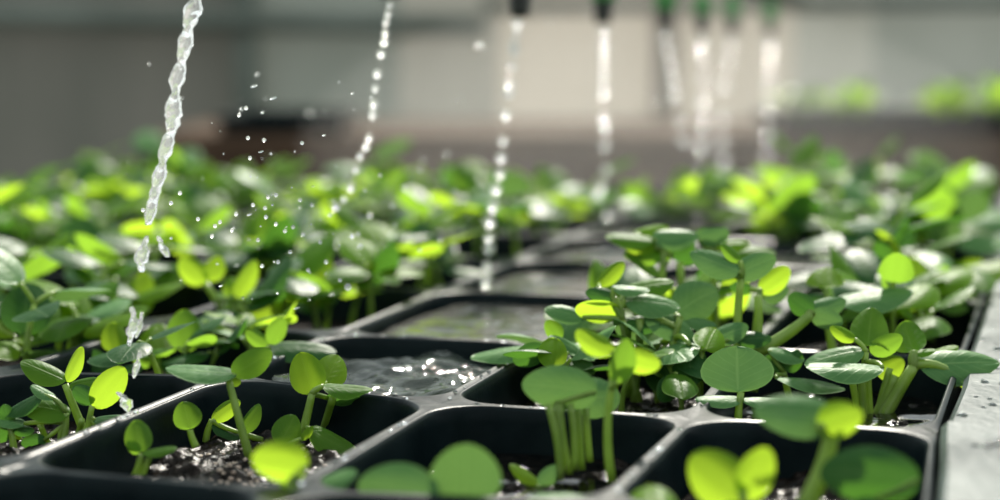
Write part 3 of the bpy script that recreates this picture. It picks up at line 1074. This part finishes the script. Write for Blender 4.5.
# ------------------------------------------------------------------ watering line
TIPS = [(205, -24, .57), (390, -1, .785), (520, 18, .985), (603, 24, 1.18), (665, 30, 1.38), (702, 33, 1.535), (732, 34, 1.69), (770, 36, 1.94)]
ORD = ['above the clear water jet, first of the row', 'second of the row, cut by the top edge', 'third of the row', 'fourth of the row',
       'fifth of the row', 'sixth of the row', 'seventh of the row', 'last and farthest of the row']
pts = []
for (px, py, D), od in zip(TIPS, ORD):
    T = un(px, py, D)
    pts.append(T + V((0, 0, .048)))
    root = empty('spray_nozzle', T)
    tag(root, 'small watering nozzle hanging from the pipe, ' + od, 'nozzle', 'nozzles of the watering pipe')
    bm = bmesh.new()
    lathe(bm, [(.0042, 0), (.0052, .0008), (.0056, .004), (.0066, .014), (.0070, .016)], V((0, 0, 0)))
    link('spout', bm, M_BLACK, root)
    bm = bmesh.new()
    lathe(bm, [(.0078, .0155), (.0084, .017), (.0084, .027), (.0070, .029), (.0050, .032), (.0045, .045)], V((0, 0, 0)), seg=12)
    link('collar', bm, M_NGREEN, root, smooth=False)
pipe = empty('watering_pipe', pts[0])
tag(pipe, 'dark watering pipe running overhead along the row of nozzles', 'pipe')
bm = bmesh.new()
ext = [pts[0] + (pts[0] - pts[1]) * 1.5] + pts + [pts[-1] + (pts[-1] - pts[-2]) * 1.5]
tube(bm, ext, .0085, 14)
for v in bm.verts:
    v.co -= pts[0]
link('pipe', bm, M_PIPE, pipe)


def bead_stream(path, rads, label, parent=None):
    """Continuous jet pinched into beads: path of (px, py, D), bead radius at each, thin neck between."""
    P = [un(*p) for p in path]
    root = empty('water_jet', P[0])
    tag(root, label, 'water jet', 'jets falling from the nozzles')
    for a in range(len(P)):
        nxt = P[a + 1] if a + 1 < len(P) else P[a] + (P[a] - P[a - 1])
        prv = P[a - 1] if a else P[a] - (nxt - P[a])
        ax = (nxt - prv).normalized()
        bm = bmesh.new()
        r_ = rads[a]
        prof = [(max(1e-5, r_ * math.sin(math.pi * k / 12) * (1 + .06 * math.sin(k * 1.7 + a))), -r_ * 1.12 * math.cos(math.pi * k / 12)) for k in range(13)]
        lathe(bm, prof, P[a] - P[0], ax, 16)
        bmesh.ops.recalc_face_normals(bm, faces=bm.faces[:])
        link('bead', bm, M_GLINT, root)
    return root


BEADS = [
    ([(390, 4), (388, 14), (386, 22), (385, 33), (384, 42), (381, 54), (377, 74), (375, 88), (374, 104), (373, 114), (369, 138), (366, 147), (360, 156), (356, 170), (351, 188), (344, 199), (336, 207)],
     .785, 6, 'second jet from the left, breaking into beads that curve towards the left'),
    ([(517, 24), (516, 34), (514, 44), (514, 51), (512, 66), (510, 83), (509, 92), (506, 115), (503, 141), (501, 158), (500, 174), (496, 188), (493, 207), (490, 222), (489, 237), (489, 248), (487, 266), (486, 282), (484, 296), (483, 310), (482, 322)],
     .985, 7, 'third jet from the left, a thin beaded string ending in the bright pool'),
    ([(604, 32), (604, 46), (604, 60), (604, 75), (604, 92), (603, 119), (605, 127), (605, 145), (606, 169), (601, 187), (593, 198), (600, 195), (607, 215), (600, 241)],
     1.18, 8, 'fourth jet from the left, a straight string of round beads'),
    ([(665, 36), (668, 50), (671, 66), (673, 80), (675, 95), (681, 121), (683, 140), (690, 183), (691, 202)],
     1.38, 9, 'fifth jet from the left, leaning away to the right as it falls'),
    ([(702, 42), (703, 58), (703, 79), (703, 102), (703, 125), (702, 146), (702, 170)], 1.535, 10, 'sixth jet from the left, blurred into large pale discs'),
    ([(731, 44), (729, 62), (725, 85), (723, 118), (722, 140), (723, 160)], 1.69, 10, 'seventh jet from the left, slanting slightly towards the sixth'),
    ([(770, 46), (770, 64), (769, 84), (769, 106), (768, 134), (767, 156)], 1.94, 9, 'last and faintest jet, under the farthest nozzle'),
]
for pl, D, wpx, lab in BEADS:
    sink = .13 if D == .985 else 0           # the third jet falls towards the camera
    path = [(x, y, D - sink * k / (len(pl) - 1)) for k, (x, y) in enumerate(pl)]
    rads = [(.0013 + .0019 * max(0, D - .75)) * (1.2 if D > .9 else 1) * rnd.uniform(.85, 1.2) for k in range(len(pl))]
    bead_stream(path, rads, lab)

# the clear twisted jet in focus
def twisted(path, rads, name, label, cat, group=None, seed=1, D=.57):
    P = []
    for a, b in zip(path, path[1:]):
        for k in range(8):
            t = k / 8
            P.append((a[0] + (b[0] - a[0]) * t, a[1] + (b[1] - a[1]) * t))
    P.append(path[-1])
    RR = []
    for a, b in zip(rads, rads[1:]):
        for k in range(8):
            RR.append(a + (b - a) * k / 8)
    RR.append(rads[-1])
    bm = bmesh.new()
    seg = 14
    rings = []
    for k, ((x, y), r_) in enumerate(zip(P, RR)):
        c = un(x, y, D)
        wob = 1 + .35 * noise.noise(V((k * .22, seed, 0)))
        ring = []
        for q in range(seg):
            a = q * 2 * math.pi / seg
            # two lobes twisting down the jet plus fine irregularity
            lob = 1 + .42 * math.cos(2 * (a + k * .24)) + .38 * noise.noise(V((math.cos(a) * 1.5, math.sin(a) * 1.5, k * .5 + seed * 9)))
            rad = max(.0002, r_ * wob * lob)
            ring.append(bm.verts.new(c + RT * math.cos(a) * rad + FW * math.sin(a) * rad))
        rings.append(ring)
    for r0, r1 in zip(rings, rings[1:]):
        stitch(bm, r0, r1)
    bm.faces.new(rings[0]); bm.faces.new(list(reversed(rings[-1])))
    bmesh.ops.recalc_face_normals(bm, faces=bm.faces[:])
    o = link(name, bm, M_JET)
    tag(o, label, cat, group)
    return o


twisted([(205, -22), (196, 0), (190, 22), (186, 40), (182, 60), (177, 80), (174, 102), (173, 124), (167, 145), (162, 165), (157, 185), (152, 205), (148, 225)],
        [.0017, .0017, .0020, .0018, .0018, .0017, .0019, .0020, .0015, .0017, .0015, .0016, .0009], 'water_jet',
        'clear twisting water jet in focus, leftmost of the jets', 'water jet', 'jets falling from the nozzles')
SPL = [
    ([(147, 236), (143, 248), (141, 262), (142, 272)], [.0004, .0015, .0017, .0006], 'splash of water just below the clear twisting jet'),
    ([(158, 236), (162, 246), (168, 257)], [.0004, .0012, .0005], 'short splash flung to the right below the clear twisting jet'),
    ([(132, 307), (134, 320), (131, 334), (129, 346)], [.0004, .0014, .0012, .0003], 'torn strand of water in front of the round glowing leaf'),
    ([(142, 312), (140, 324), (136, 338)], [.0003, .0010, .0003], 'thin torn strand beside the water in front of the glowing leaf'),
    ([(140, 352), (137, 364), (134, 378)], [.0003, .0010, .0003], 'small strand of water beneath the glowing leaf'),
    ([(118, 392), (126, 400), (128, 412)], [.0005, .0018, .0006], 'blob of water splashing above the short round-leafed seedling'),
    ([(127, 418), (122, 440), (118, 462), (116, 476)], [.0003, .0009, .0012, .0006], 'last strand of water falling onto the soil'),
]
for k, (pa, ra, lab) in enumerate(SPL):
    twisted(pa, ra, 'water_splash', lab, 'water splash', 'splashes along the clear jet', seed=3 + k)


def droplet(p, r_, label, group, stretch=1.0, ax=V((0, 0, 1))):
    bm = bmesh.new()
    bmesh.ops.create_icosphere(bm, subdivisions=2, radius=r_)
    if stretch != 1.0:
        q = ax.to_track_quat('Z', 'Y').to_matrix().to_4x4()
        bmesh.ops.transform(bm, matrix=q @ Matrix.Diagonal((1, 1, stretch, 1)), verts=bm.verts)
    o = link('water_droplet', bm, M_GLINT)
    o.location = p
    tag(o, label, 'droplet', group)
    return o


DROPS = [(246, 108, .62, 3), (239, 115, .62, 3), (248, 138, .62, 2.5), (264, 140, .64, 2), (302, 143, .62, 3), (250, 158, .62, 2.5), (268, 197, .63, 3), (276, 195, .63, 2.5),
         (265, 208, .63, 3), (266, 217, .63, 3), (276, 224, .63, 2), (285, 231, .64, 3), (293, 227, .64, 3), (303, 234, .66, 5), (320, 242, .66, 4), (258, 240, .62, 2),
         (253, 205, .62, 2), (236, 214, .62, 3), (232, 230, .62, 3), (220, 222, .62, 2), (215, 226, .61, 3), (180, 193, .60, 4), (171, 203, .60, 3), (143, 210, .60, 4), (198, 219, .60, 2.5),
         (212, 236, .61, 2), (352, 236, .72, 8), (360, 246, .74, 8), (358, 234, .74, 6), (348, 287, .66, 9), (340, 280, .66, 3), (326, 262, .68, 4), (404, 188, .85, 7), (447, 64 + 90, .9, 7),
         (423, 160, .9, 6), (480, 46, .95, 5), (420, 170, .8, 5), (310, 113, 1.0, 7), (549, 21, 1.1, 5), (405, 190, .86, 5), (392, 205, .8, 6), (370, 215, .78, 8), (461, 98, .85, 4),
         (330, 215, .7, 4), (312, 205, .66, 3), (300, 200, .65, 2), (290, 252, .63, 2), (278, 262, .62, 2), (308, 270, .64, 3), (262, 266, .62, 2), (420, 250, .72, 5), (440, 240, .74, 5),
         (524, 226, 1.0, 5), (560, 213, 1.1, 6), (660, 100, 1.2, 5), (455, 190, .8, 5), (365, 190, .7, 3), (380, 175, .7, 4), (395, 225, .74, 5)]
for k, (x, y, D, dpx) in enumerate(DROPS):
    blur = abs(18.2 * (1 / FOCUS - 1 / D))
    r_ = max(.0007, .5 * dpx * D / F * (.55 if blur > 3 else .8))
    if x < 300 and D < .65:
        droplet(un(x, y, D), r_, 'tiny sharp droplet hanging in the air beside the clear twisting jet', 'sharp droplets beside the clear jet')
    else:
        droplet(un(x, y, D), r_, 'blurred droplet in the air around the beaded jets', 'blurred droplets around the beaded jets')
for k in range(60):
    x = rnd.gauss(285, 60); y = rnd.uniform(60, 310)
    D = rnd.uniform(.55, .72)
    if 140 < x < 470:
        droplet(un(x, y, D), rnd.uniform(.0002, .00042), 'fine mist droplet in the spray between the first two jets', 'fine spray droplets', rnd.choice((1, 1, 3)), V((.9, 0, .25)))

# droplets on the rail and the ridges
for k in range(110):
    j = rnd.uniform(0.05, 2.2) if k < 88 else rnd.uniform(-.8, -.05)
    a = gp(3, j)
    p = V((a.x, a.y, R + (.0011 if j > 0 else .0042))) + U1.normalized() * rnd.uniform(.004, .055)
    bm = bmesh.new()
    bmesh.ops.create_uvsphere(bm, u_segments=12, v_segments=8, radius=1)
    r_ = rnd.uniform(.0006, .0018)
    bmesh.ops.transform(bm, matrix=Matrix.Diagonal((r_, r_ * rnd.uniform(.9, 1.5), r_ * .55, 1)), verts=bm.verts)
    o = link('water_droplet', bm, M_WATER)
    o.location = p
    tag(o, 'small bead of water resting on the wet grey rail', 'droplet', 'droplets on the wet rail')

RID = [((0, 0), (1, 0)), ((1, 0), (1, 1)), ((1, -1), (1, 0)), ((1, 0), (2, 0)), ((0, -1), (0, 0)), ((0, 0), (0, 1)), ((2, -1), (2, 0)), ((0, 1), (1, 1))]
for k in range(64):
    c0, c1 = RID[k % 8]
    t = rnd.uniform(.06, .94)
    p = gp(*c0).lerp(gp(*c1), t)
    p.z = R + .0001
    r_ = rnd.uniform(.0005, .0012)
    bm = bmesh.new()
    bmesh.ops.create_uvsphere(bm, u_segments=12, v_segments=8, radius=1)
    bmesh.ops.transform(bm, matrix=Matrix.Diagonal((r_, r_ * rnd.uniform(.9, 1.6), r_ * .6, 1)), verts=bm.verts)
    o = link('water_droplet', bm, M_WATER)
    o.location = p + V((rnd.uniform(-.001, .001), rnd.uniform(-.001, .001), 0))
    tag(o, 'small bead of water resting on the black ridges around the soil cell and flooded cell', 'droplet', 'droplets on the tray ridges')

# pale grains on the wet soil under the jet
bm = bmesh.new()
for k in range(420):
    s, t = rnd.gauss(.55, .2), rnd.gauss(.35, .2)
    if not (.14 < s < .86 and .13 < t < .85):
        continue
    p = cell_point(0, -1, s, t)
    h = noise.fractal(V((p.x * 90, p.y * 90, 3.1)), 0.8, 2.0, 5) * .0035
    if noise.noise(V((p.x * 60, p.y * 60, 1.7))) < -.05:
        continue
    r_ = rnd.uniform(.0003, .0009)
    M = Matrix.Translation((p.x, p.y, SOILZ + h + r_ * .4)) @ Matrix.Rotation(rnd.uniform(0, 3), 4, 'Z') @ Matrix.Diagonal((r_ * 1.3, r_, r_ * .8, 1))
    bmesh.ops.create_icosphere(bm, subdivisions=1, radius=1, matrix=M)
o = link('perlite', bm, M_PERL, smooth=False)
tag(o, 'pale sandy grains scattered on the wet soil under the jet', 'grains', kind='stuff')

# fine mist drifting around the jets
bm = bmesh.new()
bmesh.ops.create_uvsphere(bm, u_segments=32, v_segments=16, radius=1)
m, nt, out = newmat('mist')
vs = N(nt, 'ShaderNodeVolumeScatter')
vs.inputs['Color'].default_value = (1, .98, .95, 1)
vs.inputs['Density'].default_value = 0.07
vs.inputs['Anisotropy'].default_value = 0.3
nt.links.new(vs.outputs[0], out.inputs['Volume'])
o = link('mist', bm, m)
o.location = (.12, 1.62, R + .02)
o.scale = (.30, .62, .14)
tag(o, 'fine bright mist drifting around the farther water jets', 'mist', kind='stuff')
